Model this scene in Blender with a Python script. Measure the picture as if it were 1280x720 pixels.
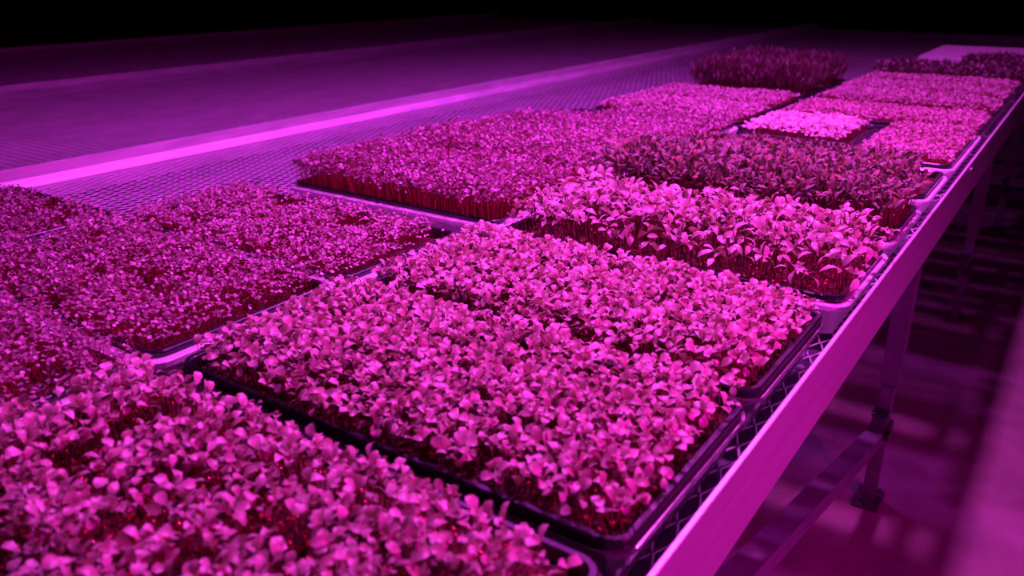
import bpy, math
import numpy as np
from mathutils import Matrix, Vector, Euler

for o in list(bpy.data.objects):
    bpy.data.objects.remove(o, do_unlink=True)
scene = bpy.context.scene
COL = scene.collection
rng = np.random.default_rng(7)

# ------------------------------------------------------------------ camera
U = 0.41            # one layout unit in metres (camera height above tray rims)
ZR = 0.74           # height of the tray rims above the floor
CAM = np.array([0.0, 0.0, ZR + U])
AX = np.array([[0.56986813, -0.29989124, 0.76505919],
               [-0.82173144, -0.204816, 0.53179681],
               [-0.00278484, -0.93172724, -0.36314817]])
cam_data = bpy.data.cameras.new('camera')
cam = bpy.data.objects.new('camera', cam_data)
COL.objects.link(cam)
m = Matrix.Identity(4)
for r in range(3):
    m[r][0] = AX[r, 0]; m[r][1] = -AX[r, 1]; m[r][2] = -AX[r, 2]; m[r][3] = CAM[r]
cam.matrix_world = m
cam_data.sensor_width = 36.0
cam_data.lens = 1023.0 / 1280.0 * 36.0
cam_data.clip_start = 0.02
cam_data.dof.use_dof = True
cam_data.dof.focus_distance = 1.2
cam_data.dof.aperture_fstop = 5.2
scene.camera = cam

# ------------------------------------------------------------------ world, exposure
world = bpy.data.worlds.new('world')
scene.world = world
world.use_nodes = True
world.node_tree.nodes['Background'].inputs[0].default_value = (0.3, 0.0, 0.6, 1)
world.node_tree.nodes['Background'].inputs[1].default_value = 0.002
vs = scene.view_settings
vs.view_transform = 'Standard'
vs.look = 'None'
vs.gamma = 1.0
vs.use_curve_mapping = False
vs.exposure = 0.0

# hanging grow lamps: x, y, z (metres), watts, colour
PINK = (1.0, 0.0, 0.62)
MAG = (0.95, 0.065, 0.90)
VIO = (0.80, 0.04, 1.0)
LAMPS = [
    (0.85, 0.45, 1.95, 11, MAG), (1.65, 0.45, 1.95, 22, MAG), (2.60, 0.45, 1.95, 6, MAG), (3.60, 0.45, 1.95, 6, MAG), (4.90, 0.60, 1.95, 2.5, MAG),
    (1.30, 1.05, 1.95, 12, VIO), (2.30, 1.05, 1.95, 15, VIO), (3.30, 1.05, 1.95, 8, VIO),
    (0.75, -0.90, 1.25, 14, PINK),  # added lamp out of view, hung low to light the rail's outer face
]

# ------------------------------------------------------------------ helpers
def tag(o, label=None, cat=None, group=None, kind=None):
    if label: o['label'] = label
    if cat: o['category'] = cat
    if group: o['group'] = group
    if kind: o['kind'] = kind
    return o

def link(o, parent=None):
    COL.objects.link(o)
    if parent is not None:
        o.parent = parent
    return o

def empty(name, loc=(0, 0, 0)):
    o = bpy.data.objects.new(name, None)
    o.empty_display_size = 0.05
    o.location = loc
    COL.objects.link(o)
    return o

def mesh_np(name, verts, tris=None, quads=None, mats=(), tri_mat=None, quad_mat=None, smooth=False, tint=None):
    verts = np.asarray(verts, dtype=np.float32)
    me = bpy.data.meshes.new(name)
    nt = 0 if tris is None else len(tris)
    nq = 0 if quads is None else len(quads)
    parts = []
    if nt: parts.append(np.asarray(tris, dtype=np.int32).ravel())
    if nq: parts.append(np.asarray(quads, dtype=np.int32).ravel())
    loops = np.concatenate(parts)
    me.vertices.add(len(verts)); me.vertices.foreach_set('co', verts.ravel())
    me.loops.add(len(loops)); me.loops.foreach_set('vertex_index', loops)
    start = np.concatenate([np.arange(nt) * 3, nt * 3 + np.arange(nq) * 4]).astype(np.int32)
    total = np.concatenate([np.full(nt, 3), np.full(nq, 4)]).astype(np.int32)
    me.polygons.add(nt + nq)
    me.polygons.foreach_set('loop_start', start)
    me.polygons.foreach_set('loop_total', total)
    mi = np.zeros(nt + nq, dtype=np.int32)
    if tri_mat is not None: mi[:nt] = tri_mat
    if quad_mat is not None: mi[nt:] = quad_mat
    for mt in mats: me.materials.append(mt)
    me.polygons.foreach_set('material_index', mi)
    if smooth:
        me.polygons.foreach_set('use_smooth', np.ones(nt + nq, dtype=bool))
    if tint is not None:
        a = me.attributes.new('tint', 'FLOAT', 'POINT')
        a.data.foreach_set('value', np.asarray(tint, dtype=np.float32))
    me.update(calc_edges=True)
    return me

def obj(name, me, parent=None, loc=(0, 0, 0)):
    o = bpy.data.objects.new(name, me)
    o.location = loc
    return link(o, parent)

class MB:
    """collects boxes, prisms and tubes for one mesh"""
    def __init__(self): self.v = []; self.f = []
    def add(self, vs, fs):
        n = len(self.v); self.v += [tuple(p) for p in vs]; self.f += [tuple(i + n for i in f) for f in fs]
        return self
    def box(self, x0, x1, y0, y1, z0, z1):
        return self.add([(x0, y0, z0), (x1, y0, z0), (x1, y1, z0), (x0, y1, z0), (x0, y0, z1), (x1, y0, z1), (x1, y1, z1), (x0, y1, z1)],
                        [(3, 2, 1, 0), (4, 5, 6, 7), (0, 1, 5, 4), (1, 2, 6, 5), (2, 3, 7, 6), (3, 0, 4, 7)])
    def prism_x(self, prof, x0, x1):
        """profile of (y, z) points, anticlockwise seen from +x"""
        n = len(prof)
        vs = [(x0, y, z) for y, z in prof] + [(x1, y, z) for y, z in prof]
        fs = [(i, (i + 1) % n, n + (i + 1) % n, n + i) for i in range(n)]
        fs += [tuple(range(n - 1, -1, -1)), tuple(range(n, 2 * n))]
        return self.add(vs, fs)
    def tube(self, p, q, r, n=10):
        p = Vector(p); q = Vector(q); d = (q - p).normalized()
        a = d.orthogonal().normalized(); b = d.cross(a)
        vs = []
        for c in (p, q):
            for i in range(n):
                t = 2 * math.pi * i / n
                vs.append(c + a * (r * math.cos(t)) + b * (r * math.sin(t)))
        fs = [(i, (i + 1) % n, n + (i + 1) % n, n + i) for i in range(n)]
        fs += [tuple(range(n - 1, -1, -1)), tuple(range(n, 2 * n))]
        return self.add(vs, fs)
    def mesh(self, name, mat, bevel=0):
        import bmesh
        me = bpy.data.meshes.new(name)
        me.from_pydata(self.v, [], self.f)
        bm = bmesh.new(); bm.from_mesh(me)
        bmesh.ops.recalc_face_normals(bm, faces=bm.faces)
        if bevel:
            bmesh.ops.bevel(bm, geom=bm.edges[:], offset=bevel, segments=2, affect='EDGES', profile=0.6)
        bm.to_mesh(me); bm.free()
        me.materials.append(mat)
        return me
    def build(self, name, mat, parent=None, bevel=0, loc=(0, 0, 0)):
        return obj(name, self.mesh(name, mat, bevel), parent, loc)

# ------------------------------------------------------------------ materials
def mat(name, col, rough=0.5, metal=0.0, spec=0.5, noise=0.0, nscale=20.0, bump=0.0, bscale=60.0, stretch=None, trans=0.0, tint=None, coat=0.0):
    mt = bpy.data.materials.new(name); mt.use_nodes = True
    nt = mt.node_tree; N = nt.nodes; L = nt.links
    p = N['Principled BSDF']; out = N['Material Output']
    p.inputs['Roughness'].default_value = rough
    p.inputs['Metallic'].default_value = metal
    p.inputs['Specular IOR Level'].default_value = spec
    p.inputs['Coat Weight'].default_value = coat
    c = (*col, 1)
    p.inputs['Base Color'].default_value = c
    src = None
    tc = N.new('ShaderNodeTexCoord')
    vec = tc.outputs['Object']
    if stretch:
        mp = N.new('ShaderNodeMapping'); mp.inputs['Scale'].default_value = stretch
        L.new(vec, mp.inputs['Vector']); vec = mp.outputs['Vector']
    if tint is not None:
        # per-leaf variation between two colours
        at = N.new('ShaderNodeAttribute'); at.attribute_name = 'tint'
        oi = N.new('ShaderNodeObjectInfo')
        ad = N.new('ShaderNodeMath'); ad.operation = 'ADD'
        L.new(at.outputs['Fac'], ad.inputs[0]); L.new(oi.outputs['Random'], ad.inputs[1])
        fr = N.new('ShaderNodeMath'); fr.operation = 'FRACT'; L.new(ad.outputs[0], fr.inputs[0])
        mx = N.new('ShaderNodeMix'); mx.data_type = 'RGBA'
        L.new(fr.outputs[0], mx.inputs['Factor'])
        mx.inputs['A'].default_value = c; mx.inputs['B'].default_value = (*tint, 1)
        src = mx.outputs['Result']
    if noise:
        nz = N.new('ShaderNodeTexNoise'); nz.inputs['Scale'].default_value = nscale; nz.inputs['Detail'].default_value = 6
        L.new(vec, nz.inputs['Vector'])
        mr = N.new('ShaderNodeMapRange')
        mr.inputs['From Min'].default_value = 0.3; mr.inputs['From Max'].default_value = 0.7
        mr.inputs['To Min'].default_value = 1 - noise; mr.inputs['To Max'].default_value = 1 + noise * 0.6
        L.new(nz.outputs['Fac'], mr.inputs['Value'])
        ml = N.new('ShaderNodeMix'); ml.data_type = 'RGBA'; ml.blend_type = 'MULTIPLY'
        ml.inputs['Factor'].default_value = 1
        if src is None: ml.inputs['A'].default_value = c
        else: L.new(src, ml.inputs['A'])
        L.new(mr.outputs['Result'], ml.inputs['B'])
        src = ml.outputs['Result']
    if src is not None: L.new(src, p.inputs['Base Color'])
    if bump:
        nb = N.new('ShaderNodeTexNoise'); nb.inputs['Scale'].default_value = bscale; nb.inputs['Detail'].default_value = 4
        L.new(vec, nb.inputs['Vector'])
        bp = N.new('ShaderNodeBump'); bp.inputs['Strength'].default_value = bump; bp.inputs['Distance'].default_value = 0.01
        L.new(nb.outputs['Fac'], bp.inputs['Height']); L.new(bp.outputs['Normal'], p.inputs['Normal'])
    if trans:
        tr = N.new('ShaderNodeBsdfTranslucent')
        tr.inputs['Color'].default_value = (col[0] * 1.0, col[1], col[2] * 0.45, 1)
        ms = N.new('ShaderNodeMixShader'); ms.inputs['Fac'].default_value = trans
        L.new(p.outputs[0], ms.inputs[1]); L.new(tr.outputs[0], ms.inputs[2]); L.new(ms.outputs[0], out.inputs['Surface'])
    return mt

def emit_mat(name, col, strength):
    mt = bpy.data.materials.new(name); mt.use_nodes = True
    p = mt.node_tree.nodes['Principled BSDF']
    p.inputs['Base Color'].default_value = (0.8, 0.8, 0.8, 1)
    p.inputs['Emission Color'].default_value = (*col, 1)
    p.inputs['Emission Strength'].default_value = strength
    return mt

M_ALU = mat('brushed_aluminium', (0.72, 0.72, 0.74), 0.42, 0.75, noise=0.12, nscale=9, stretch=(0.4, 6, 6), bump=0.03, bscale=120)
M_ALU_OLD = mat('worn_aluminium', (0.74, 0.74, 0.76), 0.5, 0.55, noise=0.22, nscale=14, stretch=(0.5, 3, 3))
M_GALV = mat('galvanised_steel', (0.17, 0.17, 0.20), 0.5, 0.4, noise=0.25, nscale=30)
M_MESH = mat('expanded_metal', (0.76, 0.76, 0.80), 0.5, 0.35, noise=0.15, nscale=8)
M_DARKMETAL = mat('dark_clamp_metal', (0.08, 0.08, 0.09), 0.5, 0.4)
M_BLACK = mat('black_plastic', (0.012, 0.012, 0.016), 0.3, spec=0.6, coat=0.2)
M_WHITE = mat('white_plastic', (0.78, 0.78, 0.8), 0.35, spec=0.5, noise=0.05, nscale=8)
M_GREY = mat('dark_glossy_plastic', (0.10, 0.09, 0.10), 0.22, spec=0.8, coat=0.3)
M_FOAM = mat('white_foam', (0.5, 0.5, 0.52), 0.6)
M_SOIL = mat('growing_medium', (0.11, 0.016, 0.01), 0.55, noise=0.6, nscale=150, bump=0.9, bscale=220)
M_SEED = mat('wet_seed_hull_glint', (0.95, 0.10, 0.16), 0.2, 0.45, spec=0.9, noise=0.3, nscale=90, coat=0.5)  # hull red raised and part metallic to stand in for glints on wet stems
M_CONC = mat('concrete', (0.19, 0.165, 0.15), 0.75, noise=0.35, nscale=6, bump=0.35, bscale=70)
M_WALL = mat('dark_wall', (0.02, 0.02, 0.025), 0.9)
M_HOUSING = mat('lamp_housing', (0.10, 0.10, 0.11), 0.45, 0.3)
M_CABLE = mat('black_cable', (0.02, 0.02, 0.02), 0.6)

def leaf_mat(name, a, b, rough=0.33, trans=0.14, spec=0.6):
    return mat(name, a, rough, spec=spec, trans=trans, tint=b, noise=0.12, nscale=180)
L_BROAD = leaf_mat('broad_cotyledon', (0.62, 0.50, 0.46), (0.42, 0.30, 0.24))
L_SUN = leaf_mat('sunflower_cotyledon', (0.58, 0.47, 0.43), (0.34, 0.25, 0.21))
L_DARK = leaf_mat('dark_leaflet', (0.17, 0.18, 0.16), (0.22, 0.13, 0.06), rough=0.5, spec=0.3)
L_FINE = leaf_mat('fine_leaf', (0.52, 0.38, 0.42), (0.34, 0.18, 0.22))
L_RED = leaf_mat('red_stem_leaf', (0.36, 0.23, 0.30), (0.20, 0.07, 0.10))
L_PALE = leaf_mat('pale_leaf', (0.85, 0.72, 0.76), (0.74, 0.60, 0.62))
L_PINK = leaf_mat('pinkish_leaf', (0.55, 0.36, 0.42), (0.42, 0.20, 0.24))
L_FEATHER = leaf_mat('feathery_leaf', (0.12, 0.05, 0.06), (0.07, 0.025, 0.03))
L_FAR = leaf_mat('dark_far_leaf', (0.10, 0.06, 0.07), (0.14, 0.06, 0.08))
S_PALE = mat('pale_stem', (0.36, 0.10, 0.08), 0.35, trans=0.3)
S_RED = mat('red_stem', (0.50, 0.05, 0.08), 0.4, trans=0.2)
S_BROWN = mat('dark_red_stem', (0.14, 0.03, 0.03), 0.5)
S_BRIGHT = mat('bright_red_stem', (0.80, 0.09, 0.14), 0.4, trans=0.2)
S_DARK = mat('brown_stem', (0.30, 0.09, 0.07), 0.4, trans=0.25)

# ------------------------------------------------------------------ the room
X0R, X1R, Y0R, Y1R, ZC = -2.5, 13.0, -3.2, 9.0, 3.2
def struct(name, me): return tag(obj(name, me), kind='structure')
struct('floor', MB().box(X0R, X1R, Y0R, Y1R, -0.1, 0).mesh('floor', M_CONC))
struct('ceiling', MB().box(X0R, X1R, Y0R, Y1R, ZC, ZC + 0.1).mesh('ceiling', M_WALL))
struct('wall_far', MB().box(X1R, X1R + 0.1, Y0R, Y1R, 0, ZC).mesh('wall_far', M_WALL))
struct('wall_near', MB().box(X0R - 0.1, X0R, Y0R, Y1R, 0, ZC).mesh('wall_near', M_WALL))
struct('wall_left', MB().box(X0R, X1R, Y1R, Y1R + 0.1, 0, ZC).mesh('wall_left', M_WALL))
struct('wall_right', MB().box(X0R, X1R, Y0R - 0.1, Y0R, 0, ZC).mesh('wall_right', M_WALL))

# ------------------------------------------------------------------ benches
ZM = ZR - 0.0625          # top of the expanded metal
BX0, BX1 = -0.35, 7.4     # bench ends along x
def expanded_metal(width, length):
    """diamond mesh: zig-zag strands that meet at their corners"""
    a, px = 0.012, 0.026
    nj = int(width / a); ni = int(length / px) + 1
    i = np.arange(ni); j = np.arange(nj)
    J, I = np.meshgrid(j, i, indexing='ij')
    x = I * px
    y = (J + 0.5) * a + (a / 2 - 0.0006) * np.where((I + J) % 2 == 0, 1, -1)
    hw = 0.0018
    vs = np.zeros((nj, ni, 3, 3), dtype=np.float32)
    vs[:, :, 0] = np.stack([x, y - hw, np.full_like(x, -0.0004)], -1)
    vs[:, :, 1] = np.stack([x, y + hw, np.zeros_like(x)], -1)
    vs[:, :, 2] = np.stack([x, y, np.full_like(x, -0.0018)], -1)
    base = (J[:, :-1] * ni + I[:, :-1]) * 3
    q = []
    for k in range(3):
        k2 = (k + 1) % 3
        q.append(np.stack([base + k, base + 3 + k, base + 3 + k2, base + k2], -1).reshape(-1, 4))
    return mesh_np('mesh_top', vs.reshape(-1, 3), quads=np.concatenate(q), mats=[M_MESH])

W_MAIN = 4.84 * U - 0.456 * U
MESH_TOP = expanded_metal(W_MAIN - 0.016, BX1 - BX0 - 0.02)

def leg_at(bench, x, y, zt, telescopic=True, side=1):
    """square telescopic leg with clamp block, cap and floor plate"""
    lg = MB().box(-0.014, 0.014, -0.014, 0.014, 0.006, zt - 0.25).build('leg', M_GALV, bench, 0.002, (x, y, 0))
    MB().box(-0.019, 0.019, -0.019, 0.019, zt - 0.30, zt).build('leg_sleeve', M_GALV, lg, 0.002)
    cl = MB().box(-0.03, 0.0145 + 0.006, -0.021, 0.021, 0.170, 0.205)
    cl.box(-0.05, -0.0195, -0.012, 0.016, 0.186, 0.236)
    cl.build('clamp', M_DARKMETAL, lg, 0.003)
    cap = MB().box(-0.052, -0.018, -0.014, 0.018, 0.236, 0.244)
    cap.build('clamp_cap', M_BLACK, lg, 0.0015)
    MB().tube((-0.06, -0.02, 0.196), (-0.03, -0.02, 0.196), 0.006, 8).build('clamp_knob', M_BLACK, lg)
    fp = MB().box(-0.055, 0.035, -0.028, 0.028, 0.0, 0.006)
    fp.tube((-0.04, 0.0, 0.005), (-0.04, 0.0, 0.018), 0.007, 8)
    fp.tube((0.026, -0.016, 0.005), (0.026, -0.016, 0.014), 0.006, 8)
    fp.build('foot_plate', M_DARKMETAL, lg)
    return lg

def bench(label, y0, y1, dz=0.0, leg_xs=(), braces=False, near_rail_h=(-0.092, 0.0)):
    zm = ZM + dz
    b = empty('growing_bench', (0, 0, 0))
    tag(b, label, 'bench', 'rolling growing benches')
    w = y1 - y0
    mt = obj('mesh_top', MESH_TOP, b, (BX0 + 0.01, y0 + 0.008, zm))
    mt.scale = (1, (w - 0.016) / (W_MAIN - 0.016), 1)
    tag(mt, kind='stuff')
    # right hand rail: a tall thin face with a folded bright top edge and bottom flange
    zr = ZR + dz
    n0, n1 = zr + near_rail_h[0], zr + near_rail_h[1]
    r = MB().prism_x([(y0, n0), (y0 + 0.020, n0), (y0 + 0.020, n0 + 0.003), (y0 + 0.004, n0 + 0.004), (y0 + 0.004, n1 - 0.004),
                      (y0 + 0.006, n1 - 0.001), (y0 + 0.005, n1), (y0 + 0.001, n1), (y0, n1 - 0.001)], BX0, BX1)
    rl = r.build('side_rail', M_ALU, b)
    for bx in (2.07, 4.97):
        MB().tube((bx, y0 + 0.001, n1 - 0.012), (bx, y0 - 0.0035, n1 - 0.012), 0.0045, 10).build('rail_bolt', M_ALU_OLD, rl)
    # left hand rail: sloping ledge at the foot, upright back above it
    z0, z1 = zm - 0.002, zr - 0.035 * U
    MB().prism_x([(y1 - 0.006, z0 - 0.03), (y1 + 0.030, z0 - 0.03), (y1 + 0.030, z1 - 0.001), (y1 + 0.029, z1), (y1 + 0.012, z1), (y1 + 0.011, z1 - 0.001), (y1 + 0.0095, z0 + 0.024), (y1 - 0.004, z0 + 0.006), (y1 - 0.006, z0 + 0.004)],
                 BX0, BX1).build('side_rail', M_ALU_OLD, b)
    for x in (BX0, BX1 - 0.03):
        MB().box(x, x + 0.03, y0 + 0.006, y1 - 0.014, zm - 0.05, zm - 0.004).build('end_beam', M_ALU, b)
    for yb in (y0 + 0.055, y0 + w * 0.45, y1 - 0.19):
        MB().box(BX0 + 0.03, BX1 - 0.03, yb - 0.014, yb + 0.014, zm - 0.043, zm - 0.018).build('long_beam', M_GALV, b)
    for x in leg_xs:
        MB().box(x - 0.018, x + 0.018, y0 + 0.022, y1 - 0.02, zm - 0.075, zm - 0.0435).build('cross_beam', M_GALV, b)
        for yy in (y0 + 0.045, y1 - 0.06):
            leg_at(b, x, yy, zm - 0.0755)
        if braces and x == LEGX[1]:
            xa, za = x - 0.02, 0.19
            xb, zb = x - 3.86 * U, zm - 0.045
            yy = y0 + 0.05
            d = Vector((xb - xa, 0, zb - za)).normalized(); n = Vector((-d.z, 0, d.x))
            if n.z < 0: n = -n
            A = Vector((xa, yy, za)); B = Vector((xb, yy, zb))
            mb = MB()
            for (ya, yb2, na, nb) in ((-0.018, 0.018, -0.003, 0.0), (-0.018, -0.015, -0.030, -0.003)):
                vs = []
                for P in (A, B):
                    for (yy2, nn) in ((ya, na), (yb2, na), (yb2, nb), (ya, nb)):
                        vs.append(P + Vector((0, yy2, 0)) + n * nn)
                mb.add(vs, [(0, 1, 2, 3), (7, 6, 5, 4), (0, 4, 5, 1), (1, 5, 6, 2), (2, 6, 7, 3), (3, 7, 4, 0)])
            mb.build('brace', M_GALV, b)
    return b

LEGX = [U * 1.26, U * 4.36, U * 7.47, U * 10.58, U * 13.7]
Y_MAIN0, Y_MAIN1 = 0.456 * U, 4.84 * U
bench('long metal growing bench carrying the trays of seedlings', Y_MAIN0, Y_MAIN1, leg_xs=LEGX, braces=True)
bench('empty metal mesh bench right behind the bench with the trays', Y_MAIN1 + 0.045, 8.62 * U, 0.0, leg_xs=LEGX[1::2], near_rail_h=(-0.092, -0.03))
bench('dark empty bench standing beyond the other two benches', 8.62 * U + 0.045, 12.9 * U, 0.0, leg_xs=LEGX[1::2], near_rail_h=(-0.092, -0.03))

# ------------------------------------------------------------------ hanging lamps
def grow_lamp(i, x, y, z, w, col):
    t = empty('grow_lamp', (x, y, z))
    row = 'over the middle of the tray bench' if y > 0.9 else ('over the aisle side of the tray bench' if y > 0 else 'over the aisle')
    tag(t, 'hanging magenta grow lamp with finned housing ' + row, 'lamp', 'hanging grow lamps ' + row)
    rx = math.radians(48) if y < 0 else 0.0      # the added aisle lamp is swung to light the bench rail
    h = MB().box(-0.08, 0.08, -0.10, 0.10, 0.012, 0.045)
    for k in range(9):
        yy = -0.096 + k * 0.024
        h.box(-0.075, 0.075, yy - 0.003, yy + 0.003, 0.045, 0.075)
    ho = h.build('housing', M_HOUSING, t)
    ho.rotation_euler.x = rx
    MB().box(-0.07, 0.07, -0.09, 0.09, 0.006, 0.012).build('lens_plate', emit_mat('lens_glow', col, 6.0), ho)
    for s in (-1, 1):
        p = Vector((0, s * 0.085, 0.06)); p.rotate(Euler((rx, 0, 0)))
        MB().tube(p, (0, p.y, ZC - z - 0.001), 0.003, 6).build('cable', M_CABLE, t)
    ld = bpy.data.lights.new('grow_light', 'AREA')
    ld.shape = 'RECTANGLE'; ld.size = 0.09; ld.size_y = 0.09
    ld.energy = w; ld.color = col
    ld.spread = math.radians(145)
    lo = bpy.data.objects.new('grow_light', ld)
    lo.location = (0, 0, 0.002)
    link(lo, ho)
    return t
for i, a in enumerate(LAMPS): grow_lamp(i, *a)

# ------------------------------------------------------------------ trays
def rr_loop(hx, hy, r, z, seg=5):
    pts = []
    for cx, cy, a0 in ((hx - r, hy - r, 0), (-hx + r, hy - r, 90), (-hx + r, -hy + r, 180), (hx - r, -hy + r, 270)):
        for k in range(seg + 1):
            t = math.radians(a0 + 90 * k / seg)
            pts.append((cx + r * math.cos(t), cy + r * math.sin(t), z))
    return pts
def loft_tray(name, hx, hy, prof, r, matl):
    """closed shell of rounded rectangles: prof is a list of (inset, z) from the outside floor round the rim to the inside floor"""
    vs = []; fs = []
    n = None
    for k, (ins, z) in enumerate(prof):
        lp = rr_loop(hx - ins, hy - ins, max(r - ins, 0.006), z)
        n = len(lp); vs += lp
        if k:
            o = (k - 1) * n
            for i in range(n):
                j = (i + 1) % n
                fs.append((o + i, o + j, o + n + j, o + n + i))
    fs.append(tuple(range(n - 1, -1, -1)))
    o = (len(prof) - 1) * n
    fs.append(tuple(range(o, o + n)))
    me = bpy.data.meshes.new(name); me.from_pydata(vs, [], fs)
    me.materials.append(matl)
    return me
P_BLACK = [(0.015, -0.050), (0.0085, -0.006), (0.0, -0.006), (0.0, 0.0005), (0.0015, 0.002), (0.0065, 0.002), (0.008, 0.0005), (0.0105, -0.006), (0.0165, -0.048)]
P_NARROW = [(0.026, -0.0605), (0.016, -0.035), (0.0155, -0.033), (0.0145, -0.014), (0.002, -0.014), (0.0, -0.0165), (0.0, -0.010), (0.0015, -0.0085), (0.011, -0.0085), (0.0135, -0.012), (0.0145, -0.030), (0.0185, -0.0560)]
P_WHITE = [(0.0295, -0.0605), (0.0195, -0.035), (0.019, -0.033), (0.018, -0.012), (0.002, -0.012), (0.0, -0.0145), (0.0, -0.008), (0.0015, -0.0068), (0.0145, -0.0068), (0.017, -0.010), (0.018, -0.030), (0.022, -0.0560)]

P_OUTER = [(0.022, -0.0605), (0.0105, -0.030), (0.007, -0.028), (0.0065, -0.0185), (0.004, -0.0175), (0.0035, -0.013), (0.0, -0.0125), (0.0, -0.0085), (0.004, -0.0080), (0.0095, -0.0085), (0.0105, -0.030), (0.0165, -0.0560)]

def leaf_template(kind):
    """leaf along +x, unit length; returns verts, tris"""
    if kind == 'blade':
        v = [(0, 0, 0), (0.5, -0.035, 0.05), (0.55, 0, 0.06), (0.5, 0.035, 0.05), (1, 0, -0.02)]
        return np.array(v), np.array([(0, 1, 2), (0, 2, 3), (1, 4, 2), (2, 4, 3)])
    if kind == 'small':
        v = [(0, 0, 0), (0.5, -0.40, 0.10), (0.55, 0, 0.03), (0.5, 0.40, 0.10), (1, 0, -0.06)]
        return np.array(v), np.array([(0, 1, 2), (0, 2, 3), (1, 4, 2), (2, 4, 3)])
    rows = {'broad': [(0.26, 0.17), (0.56, 0.30), (0.84, 0.24)], 'long': [(0.25, 0.15), (0.52, 0.22), (0.82, 0.15)], 'narrow': [(0.25, 0.11), (0.5, 0.16), (0.78, 0.11)]}[kind]
    tip = {'broad': 0.97, 'long': 1.0, 'narrow': 1.0}[kind]
    arch = {'broad': 0.24, 'long': 0.26, 'narrow': 0.22}[kind]
    cup = {'broad': 0.45, 'long': 0.45, 'narrow': 0.4}[kind]
    v = [(0, 0, 0)]
    for u, w in rows:
        z = arch * math.sin(u * 2.2) - 0.10 * u * u
        v += [(u, -w, z + cup * w * w * 2.0), (u, 0, z), (u, w, z + cup * w * w * 2.0)]
    v.append((tip, 0, arch * math.sin(2.2) - 0.16))
    t = [(0, 1, 2), (0, 2, 3)]
    for r in range(2):
        a = 1 + r * 3; b = a + 3
        t += [(a, b, b + 1), (a, b + 1, a + 1), (a + 1, b + 1, b + 2), (a + 1, b + 2, a + 2)]
    t += [(7, 10, 8), (8, 10, 9)]
    return np.array(v), np.array(t)
TPL = {k: leaf_template(k) for k in ('small', 'blade', 'broad', 'long', 'narrow')}

def rot_mats(yaw, pitch, roll):
    cy, sy = np.cos(yaw), np.sin(yaw); cp, sp = np.cos(pitch), np.sin(pitch); cr, sr = np.cos(roll), np.sin(roll)
    n = len(yaw); o = np.zeros(n); e = np.ones(n)
    Rz = np.stack([np.stack([cy, -sy, o], -1), np.stack([sy, cy, o], -1), np.stack([o, o, e], -1)], 1)
    Ry = np.stack([np.stack([cp, o, -sp], -1), np.stack([o, e, o], -1), np.stack([sp, o, cp], -1)], 1)
    Rx = np.stack([np.stack([e, o, o], -1), np.stack([o, cr, -sr], -1), np.stack([o, sr, cr], -1)], 1)
    return Rz @ Ry @ Rx

def smooth_noise(x, y, seed, cell):
    g = np.random.default_rng(seed).random((64, 64))
    fx, fy = x / cell + 20.3, y / cell + 20.7
    ix, iy = np.floor(fx).astype(int), np.floor(fy).astype(int)
    tx, ty = fx - ix, fy - iy
    tx = tx * tx * (3 - 2 * tx); ty = ty * ty * (3 - 2 * ty)
    G = lambda a, b: g[a % 64, b % 64]
    return (G(ix, iy) * (1 - tx) + G(ix + 1, iy) * tx) * (1 - ty) + (G(ix, iy + 1) * (1 - tx) + G(ix + 1, iy + 1) * tx) * ty

# spacing, (leaf length), canopy height above rim, leaves, leaf kind, leaf pitch range, lean, stem radius, leaf mat, stem mat, bare threshold
KINDS = {
    'broad':   dict(sp=0.0088, ll=(0.0112, 0.0168), h=(0.014, 0.040), nl=2, tpl='broad', pitch=(-45, 60), lean=0.010, sr=0.0007, lm=L_BROAD, sm=S_PALE, bare=0.10, edge=0.012),
    'sun':     dict(sp=0.0140, ll=(0.0165, 0.0265), h=(0.022, 0.074), nl=2, tpl='long', pitch=(-45, 50), lean=0.020, sr=0.0010, lm=L_SUN, sm=S_DARK, bare=0.0, edge=0.010),
    'dark':    dict(sp=0.0104, ll=(0.0150, 0.0250), h=(0.052, 0.084), nl=4, tpl='narrow', pitch=(-10, 70), lean=0.016, sr=0.0008, lm=L_DARK, sm=S_DARK, bare=0.0, edge=0.008),
    'fine':    dict(sp=0.0054, ll=(0.0048, 0.0080), h=(0.006, 0.032), nl=2, tpl='small', pitch=(-30, 50), lean=0.010, sr=0.0004, lm=L_FINE, sm=S_RED, bare=0.33, edge=0.016),
    'red':     dict(sp=0.0062, ll=(0.0060, 0.0095), h=(0.034, 0.068), nl=4, tpl='small', pitch=(-35, 55), lean=0.010, sr=0.0005, lm=L_RED, sm=S_BRIGHT, bare=0.08, edge=0.008),
    'pink':    dict(sp=0.0066, ll=(0.0060, 0.0095), h=(0.006, 0.022), nl=2, tpl='small', pitch=(-30, 50), lean=0.008, sr=0.0005, lm=L_PINK, sm=S_RED, bare=0.12, edge=0.012),
    'short':   dict(sp=0.0066, ll=(0.0065, 0.0095), h=(0.010, 0.028), nl=2, tpl='small', pitch=(-30, 50), lean=0.008, sr=0.0005, lm=L_FINE, sm=S_RED, bare=0.08, edge=0.010),
    'pale':    dict(sp=0.0080, ll=(0.0090, 0.0130), h=(0.010, 0.034), nl=2, tpl='small', pitch=(-25, 40), lean=0.008, sr=0.0006, lm=L_PALE, sm=S_PALE, bare=0.05, edge=0.016),
    'feather': dict(sp=0.0080, ll=(0.0250, 0.0450), h=(0.045, 0.100), nl=8, tpl='blade', pitch=(35, 88), lean=0.030, sr=0.0005, lm=L_FEATHER, sm=S_BROWN, bare=0.0, edge=0.008),
    'far':     dict(sp=0.0150, ll=(0.0160, 0.0260), h=(0.022, 0.048), nl=4, tpl='narrow', pitch=(0, 75), lean=0.016, sr=0.0009, lm=L_FAR, sm=S_DARK, bare=0.0, edge=0.008),
}
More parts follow.
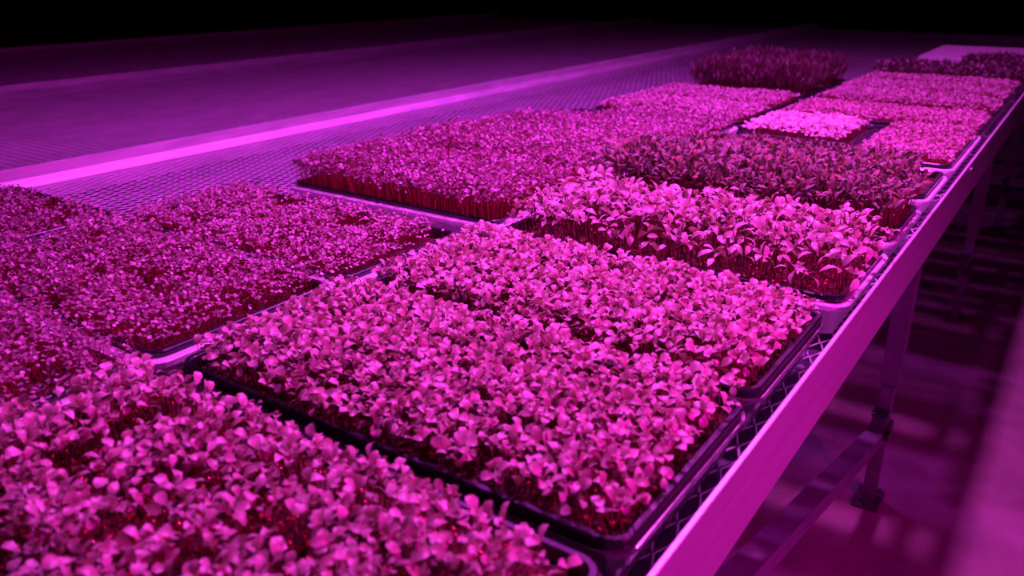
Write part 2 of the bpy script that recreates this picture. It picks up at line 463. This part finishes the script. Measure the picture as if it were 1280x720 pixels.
SOIL_Z = -0.012

def stem_arrays(root, top, r, segs=2):
    """bent three-sided tapering stems: a little upright at first, then leaning"""
    n = len(root)
    rings = []
    ang = np.array([0, 2.094, 4.189])
    for s in range(segs + 1):
        t = s / segs
        c = root * (1 - t) + top * t
        c[:, :2] = root[:, :2] + (top[:, :2] - root[:, :2]) * (t ** 1.7)
        rr = r * (1.15 - 0.4 * t)
        ring = c[:, None, :] + np.stack([np.cos(ang) * rr, np.sin(ang) * rr, np.zeros(3)], -1)[None]
        rings.append(ring)
    v = np.stack(rings, 1)           # n, segs+1, 3, 3
    per = (segs + 1) * 3
    q = []
    for s in range(segs):
        for k in range(3):
            k2 = (k + 1) % 3
            q.append((s * 3 + k, s * 3 + k2, (s + 1) * 3 + k2, (s + 1) * 3 + k))
    q = (np.arange(n)[:, None, None] * per + np.array(q)[None]).reshape(-1, 4)
    return v.reshape(-1, 3), q

_leaf_me = {}
def single_leaf(kind, matl):
    k = (kind, matl.name)
    if k not in _leaf_me:
        v, t = TPL[kind]
        _leaf_me[k] = mesh_np('leaf', v, tris=t, mats=[matl], smooth=True, tint=np.zeros(len(v)))
    return _leaf_me[k]
_stem_me = {}
def single_stem(hb, lb, r, matl):
    k = (hb, lb, matl.name)
    if k not in _stem_me:
        v, q = stem_arrays(np.array([[0, 0, 0.0]]), np.array([[lb, 0, hb]]), r)
        _stem_me[k] = mesh_np('seedling', v, quads=q, mats=[matl], smooth=True)
    return _stem_me[k]

def plants(tray, hx, hy, cx, cy, kind, seed, singles=0, bare_box=None, hscale=1.0, edges=None, out=1.0, bare_t=None, taper=0.38):
    K = KINDS[kind]
    if bare_t is None: bare_t = K['bare']
    g = np.random.default_rng(seed)
    e0, e1, e2, e3 = edges if edges else (K['edge'],) * 4
    ix = np.arange(-hx + e0, hx - e1, K['sp']); iy = np.arange(-hy + e2, hy - e3, K['sp'])
    GX, GY = np.meshgrid(ix, iy, indexing='ij')
    x = GX.ravel() + g.uniform(-0.5, 0.5, GX.size) * K['sp']; y = GY.ravel() + g.uniform(-0.5, 0.5, GX.size) * K['sp']
    patch = smooth_noise(x, y, seed + 11, 0.028)
    keep = patch > bare_t * g.uniform(0.6, 1.2, len(x))
    if bare_box is not None:
        bx0, bx1, by0, by1 = bare_box
        keep &= ~((x > bx0) & (x < bx1) & (y > by0) & (y < by1))
    x, y, patch = x[keep], y[keep], patch[keep]
    n = len(x)
    broad_h = smooth_noise(x, y, seed + 5, 0.06)
    h = K['h'][0] + (K['h'][1] - K['h'][0]) * np.clip(0.35 * broad_h + 0.25 * patch + 0.45 * g.random(n), 0, 1)
    h *= hscale
    # seedlings at the border stay shorter
    ed = np.minimum(np.minimum(x + hx - e0, hx - e1 - x), np.minimum(y + hy - e2, hy - e3 - y)) if kind != 'fine' else y + hy - e2
    h *= 1 - taper + taper * np.clip(ed / 0.03 + g.uniform(-0.2, 0.3, n), 0, 1)
    la = g.uniform(0, 2 * np.pi, n); lm = K['lean'] * np.sqrt(g.random(n))
    # plants at the border lean outwards
    bx = np.clip((np.abs(x) - (hx - 0.03)) / 0.03, 0, 1) * np.sign(x); by = np.clip((np.abs(y) - (hy - 0.03)) / 0.03, 0, 1) * np.sign(y)
    root = np.stack([x, y, np.full(n, SOIL_Z)], -1)
    top = np.stack([x + lm * np.cos(la) + bx * K['lean'] * 0.6 * out, y + lm * np.sin(la) + by * K['lean'] * 0.6 * out, h], -1)
    nl = K['nl']
    yaw0 = g.uniform(0, 2 * np.pi, n)
    yaw = yaw0[:, None] + np.arange(nl)[None] * (np.pi if nl == 2 else 2.4) + g.uniform(-0.35, 0.35, (n, nl))
    pitch = np.radians(g.uniform(K['pitch'][0], K['pitch'][1], (n, nl)))
    roll = g.uniform(-0.8, 0.8, (n, nl))
    ln = g.uniform(K['ll'][0], K['ll'][1], (n, nl))
    lpos = np.repeat(top[:, None, :], nl, 1)
    if nl > 3:   # leaves spread down the stem
        dn = g.uniform(0.0, 0.55 if kind == 'feather' else 0.28, (n, nl)); dn[:, 0] = 0
        lpos = lpos * (1 - dn[..., None]) + root[:, None, :] * dn[..., None]
    tintv = g.random((n, nl))
    wpos = top + np.array([cx, cy, ZR]) - CAM
    mass = np.ones(n, dtype=bool)
    if singles:
        order = np.argsort((wpos ** 2).sum(1))
        # seedlings that fall inside the frame only
        pc = wpos @ AX
        px = 640 + 1023 * pc[:, 0] / pc[:, 2]; py = 360 + 1023 * pc[:, 1] / pc[:, 2]
        ins = (px > -10) & (px < 1290) & (py > -10) & (py < 730) & (pc[:, 2] > 0)
        sel = [k for k in order if ins[k]][:singles]
        mass[sel] = False
        lme = single_leaf(K['tpl'], K['lm'])
        for k in sel:
            hb = round(float(h[k] - SOIL_Z) / 0.006) * 0.006
            d = top[k, :2] - root[k, :2]; lb = round(float(np.hypot(*d)) / 0.006) * 0.006
            az = math.atan2(d[1], d[0])
            so = obj('seedling', single_stem(hb, lb, K['sr'], K['sm']), tray, (x[k], y[k], SOIL_Z))
            so.rotation_euler = (0, 0, az)
            for q in range(nl):
                lo = obj('leaf', lme, so, (lb, 0, hb))
                if nl > 3:
                    f = 1 - dn[k, q]; lo.location = (lb * f ** 1.7, 0, hb * f)
                lo.rotation_euler = (Matrix.Rotation(yaw[k, q] - az, 3, 'Z') @ Matrix.Rotation(-pitch[k, q], 3, 'Y') @ Matrix.Rotation(roll[k, q], 3, 'X')).to_euler()
                lo.scale = (ln[k, q],) * 3
    # the rest in one mesh
    sv, sq = stem_arrays(root[mass], top[mass], K['sr'])
    tv, tt = TPL[K['tpl']]
    R3 = rot_mats(yaw[mass].ravel(), pitch[mass].ravel(), roll[mass].ravel())
    wv = g.uniform(0.85, 1.2, (len(R3), 1, 1)) * np.array([0, 1, 0]) + np.array([1, 0, 1])
    lv = np.einsum('nij,nkj->nki', R3, tv[None] * wv) * ln[mass].ravel()[:, None, None] + lpos[mass].reshape(-1, 1, 3)
    nv = len(tv); off = len(sv)
    lt = (np.arange(len(R3))[:, None, None] * nv + tt[None]).reshape(-1, 3) + off
    tn = np.concatenate([np.zeros(off), np.repeat(tintv[mass].ravel(), nv)])
    me = mesh_np('seedling_mass', np.concatenate([sv, lv.reshape(-1, 3)]), tris=lt, quads=sq, mats=[K['lm'], K['sm']], quad_mat=1, smooth=True, tint=tn)
    tag(obj('seedling_mass', me, tray), kind='stuff')

def seeds(tray, hx, hy, seed, n):  # reddish hulls, also standing in for red glints among the stems
    g = np.random.default_rng(seed)
    o = np.array([(1, 0, 0), (-1, 0, 0), (0, 1, 0), (0, -1, 0), (0, 0, 1), (0, 0, -1)], float)
    t = np.array([(0, 2, 4), (2, 1, 4), (1, 3, 4), (3, 0, 4), (2, 0, 5), (1, 2, 5), (3, 1, 5), (0, 3, 5)])
    c = np.stack([g.uniform(-hx + 0.02, hx - 0.02, n), g.uniform(-hy + 0.02, hy - 0.02, n), SOIL_Z + g.uniform(0.0, 0.010, n)], -1)
    R3 = rot_mats(g.uniform(0, 6.3, n), g.uniform(-0.5, 0.5, n), g.uniform(0, 3, n))
    v = np.einsum('nij,nkj->nki', R3, o[None] * np.array([0.0042, 0.0028, 0.0024])) * g.uniform(0.7, 1.2, n)[:, None, None] + c[:, None]
    me = mesh_np('seed_hulls', v.reshape(-1, 3), tris=(np.arange(n)[:, None, None] * 6 + t[None]).reshape(-1, 3), mats=[M_SEED], smooth=True)
    tag(obj('seed_hulls', me, tray), kind='stuff')

def medium(tray, hx, hy, seed):
    """bumpy surface of the growing medium with a body below it"""
    nx, ny = 24, 44
    xs = np.linspace(-hx + 0.0135, hx - 0.0135, nx); ys = np.linspace(-hy + 0.0135, hy - 0.0135, ny)
    X, Y = np.meshgrid(xs, ys, indexing='ij')
    Z = SOIL_Z + (smooth_noise(X.ravel(), Y.ravel(), seed, 0.02).reshape(X.shape) - 0.5) * 0.005
    v = np.stack([X, Y, Z], -1).reshape(-1, 3)
    i, j = np.meshgrid(np.arange(nx - 1), np.arange(ny - 1), indexing='ij')
    b = (i * ny + j).ravel()
    q = np.stack([b, b + ny, b + ny + 1, b + 1], -1)
    ring = [k * ny for k in range(nx)] + [(nx - 1) * ny + k for k in range(1, ny)] + [k * ny + ny - 1 for k in range(nx - 2, -1, -1)] + [k for k in range(ny - 2, 0, -1)]
    low = v[ring].copy(); low[:, 2] = -0.046; low[:, 0] *= 0.985; low[:, 1] *= 0.99
    n0 = len(v); m_ = len(ring)
    q2 = [(ring[k], n0 + k, n0 + (k + 1) % m_, ring[(k + 1) % m_]) for k in range(m_)]
    q2 = [t[::-1] for t in q2]
    me = mesh_np('growing_medium', np.concatenate([v, low]), quads=np.concatenate([q, np.array(q2)]), mats=[M_SOIL], smooth=True)
    obj('growing_medium', me, tray)

RY = (0.535, 1.905); LY = (1.99, 3.33)
LE = (0.005, 0.005, 0.024, 0.008)
# x0, x1, (y0, y1), kind, label, options
TRAYS = [
    (0.40, 1.075, RY, 'broad', 'black tray of broad-leaved seedlings with a bare reddish strip along its black rim', dict(singles=150, seeds=1300, edges=(0.012, 0.024, 0.020, 0.006), out=0.0, low=1, bare_t=0.34)),
    (1.125, 1.795, RY, 'broad', 'black tray of dense broad-leaved seedlings between two other broad-leaved trays', dict(singles=150, seeds=400, edges=(0.014, 0.011, 0.016, 0.020), out=0.1, low=1, bare_t=0.14)),
    (1.84, 2.485, RY, 'broad', 'black tray of dense broad-leaved seedlings right in front of the sunflower shoots', dict(singles=150, seeds=300, edges=(0.011, 0.012, 0.018, 0.020), out=0.1, low=1)),
    (2.62, 3.25, (0.52, 1.885), 'sun', 'tray of tall pale sunflower shoots standing on bare stems', dict(singles=150, seeds=260, out=0.5)),
    (3.39, 3.98, (0.53, 1.89), 'dark', 'tray of tall dark narrow-leaved shoots directly behind the sunflower shoots', dict(singles=75, seeds=300, out=0.3)),
    (4.17, 4.76, (0.54, 1.87), 'dark', 'tray of dark narrow-leaved shoots with a bare red end beside the rail', dict(seeds=500, bare=('x', 0.06), out=0.3, hs=0.42)),
    (0.37, 1.045, LY, 'fine', 'tray of fine cress seedlings beside the broad-leaved tray with the bare strip', dict(edges=(0.004, 0.001, 0.006, 0.008), hs=1.2, bare_t=0.15)),
    (1.112, 1.785, LY, 'fine', 'tray of fine cress seedlings in the middle of three cress trays', dict(edges=LE)),
    (1.848, 2.49, LY, 'fine', 'tray of fine cress seedlings in front of the red-stemmed trays', dict(edges=(0.005, 0.016, 0.024, 0.008), hs=0.8)),
    (1.19, 1.86, (3.40, 4.30), 'fine', 'tray of dim fine seedlings alone between the cress trays and the far rail', dict(hs=0.5)),
    (2.69, 3.35, (1.955, 3.22), 'red', 'tray of red-stemmed seedlings showing its long black rim to the cress trays', {}),
    (3.41, 4.07, (1.955, 3.22), 'red', 'second tray of red-stemmed seedlings counted from the cress trays', {}),
    (4.13, 4.79, (1.955, 3.22), 'red', 'third tray of red-stemmed seedlings counted from the cress trays', dict(hs=0.75)),
    (4.85, 5.51, (1.955, 3.22), 'red', 'tray of red-stemmed seedlings with a bare reddish corner beside the mesh', dict(bare=('c', 0.10), hs=0.42)),
    (4.93, 6.10, (0.54, 1.07), 'pink', 'tray of short bright pink seedlings lengthwise against the bench rail', dict(seeds=300, edges=(0.02, 0.01, 0.012, 0.012))),
    (5.23, 6.02, (1.13, 1.84), 'pale', 'small tray of very pale bright seedlings with a thick black front rim', dict(low=1, edges=(0.016, 0.024, 0.03, 0.012))),
    (6.17, 6.86, (0.54, 1.86), 'pink', 'tray of short pink seedlings right behind the very pale seedlings', dict(low=1)),
    (5.60, 6.26, (1.955, 3.13), 'short', 'tray of low pinkish seedlings just behind the bare reddish corner', dict(low=1)),
    (6.32, 6.98, (1.955, 3.13), 'short', 'tray of low pinkish seedlings in front of the feathery tall plants', dict(low=1)),
    (6.96, 7.60, (0.54, 1.84), 'short', 'tray of low even seedlings with a black front gap behind the pink tray', dict(low=1)),
    (7.66, 8.26, (0.54, 1.84), 'short', 'tray of low even seedlings beside the feathery plants, middle of three', dict(low=1)),
    (8.32, 8.88, (0.54, 1.84), 'short', 'tray of low even seedlings in front of the dark leafy row', dict(low=1)),
    (7.12, 7.78, (1.955, 3.02), 'feather', 'tray of tall feathery reddish fronds behind the low pinkish trays', dict(low=1, out=0.0, edges=(0.012, 0.034, 0.012, 0.012))),
    (7.84, 8.46, (1.955, 3.02), 'feather', 'tray of tall feathery fronds behind the other feathery tray', dict(low=1, out=0.0, edges=(0.034, 0.012, 0.012, 0.012))),
    (8.95, 9.60, (0.54, 1.84), 'far', 'tray of dark leafy plants in front of the stacked white boards', dict(low=1)),
    (9.67, 10.27, (0.54, 1.20), 'far', 'tray of taller dark leafy plants beside the stacked white boards', dict(low=1, hs=1.5)),
]
for idx, (x0, x1, (y0, y1), kind, label, opt) in enumerate(TRAYS):
    cx, cy = (x0 + x1) / 2 * U, (y0 + y1) / 2 * U
    hx, hy = (x1 - x0) / 2 * U, (y1 - y0) / 2 * U
    t = empty('seedling_tray', (cx, cy, ZR))
    tag(t, label, 'tray', 'trays of seedlings on the bench')
    if opt.get('low'):
        o = obj('outer_tray', loft_tray('outer_tray', hx + 0.003, hy + 0.003, P_OUTER, 0.024, M_GREY), t)
        o['label'] = 'dark glossy ribbed outer tray'
    else:
        off, prof = (0.012, P_WHITE) if y0 > 1.9 else (0.0085, P_NARROW)
        o = obj('outer_tray', loft_tray('outer_tray', hx + off, hy + off, prof, 0.018 + off, M_WHITE), t)
        o['label'] = 'white plastic outer tray'
    obj('tray_shell', loft_tray('tray_shell', hx, hy, P_BLACK, 0.022, M_BLACK), t)
    medium(t, hx, hy, 100 + idx)
    if 'seeds' in opt: seeds(t, hx, hy, 300 + idx, opt['seeds'])
    bb = None
    if opt.get('bare', (0,))[0] == 'c': bb = (hx - 0.16, hx, hy - 0.17, hy)
    if opt.get('bare', (0,))[0] == 'x': bb = (-hx, hx, -hy, -hy + 0.045)
    plants(t, hx, hy, cx, cy, kind, 500 + idx * 7, opt.get('singles', 0), bb, opt.get('hs', 1.0), opt.get('edges'), opt.get('out', 1.0), opt.get('bare_t'), {'red': 0.15, 'dark': 0.2, 'fine': 0.6}.get(kind, 0.38))

# ------------------------------------------------------------------ stacked white boards at the far end of the bench
for k in range(4):
    hx, hy, th = 0.42 - 0.015 * k, 0.27 - 0.012 * k, 0.020
    prof = [(0.004, 0.0), (0.0, 0.002), (0.0, th - 0.002), (0.003, th - 0.0005), (0.012, th - 0.0005), (0.016, th - 0.003)]
    o = obj('white_board', loft_tray('white_board', hx, hy, prof, 0.03, M_FOAM), None, (10.5 * U + 0.44 + 0.006 * k, 1.16 * U, ZM + 0.0003 + k * (th + 0.0005)))
    tag(o, ['lowest', 'second lowest', 'second highest', 'topmost'][k] + ' flat white board of the stack behind the dark leafy plants', 'board', 'stacked white boards')
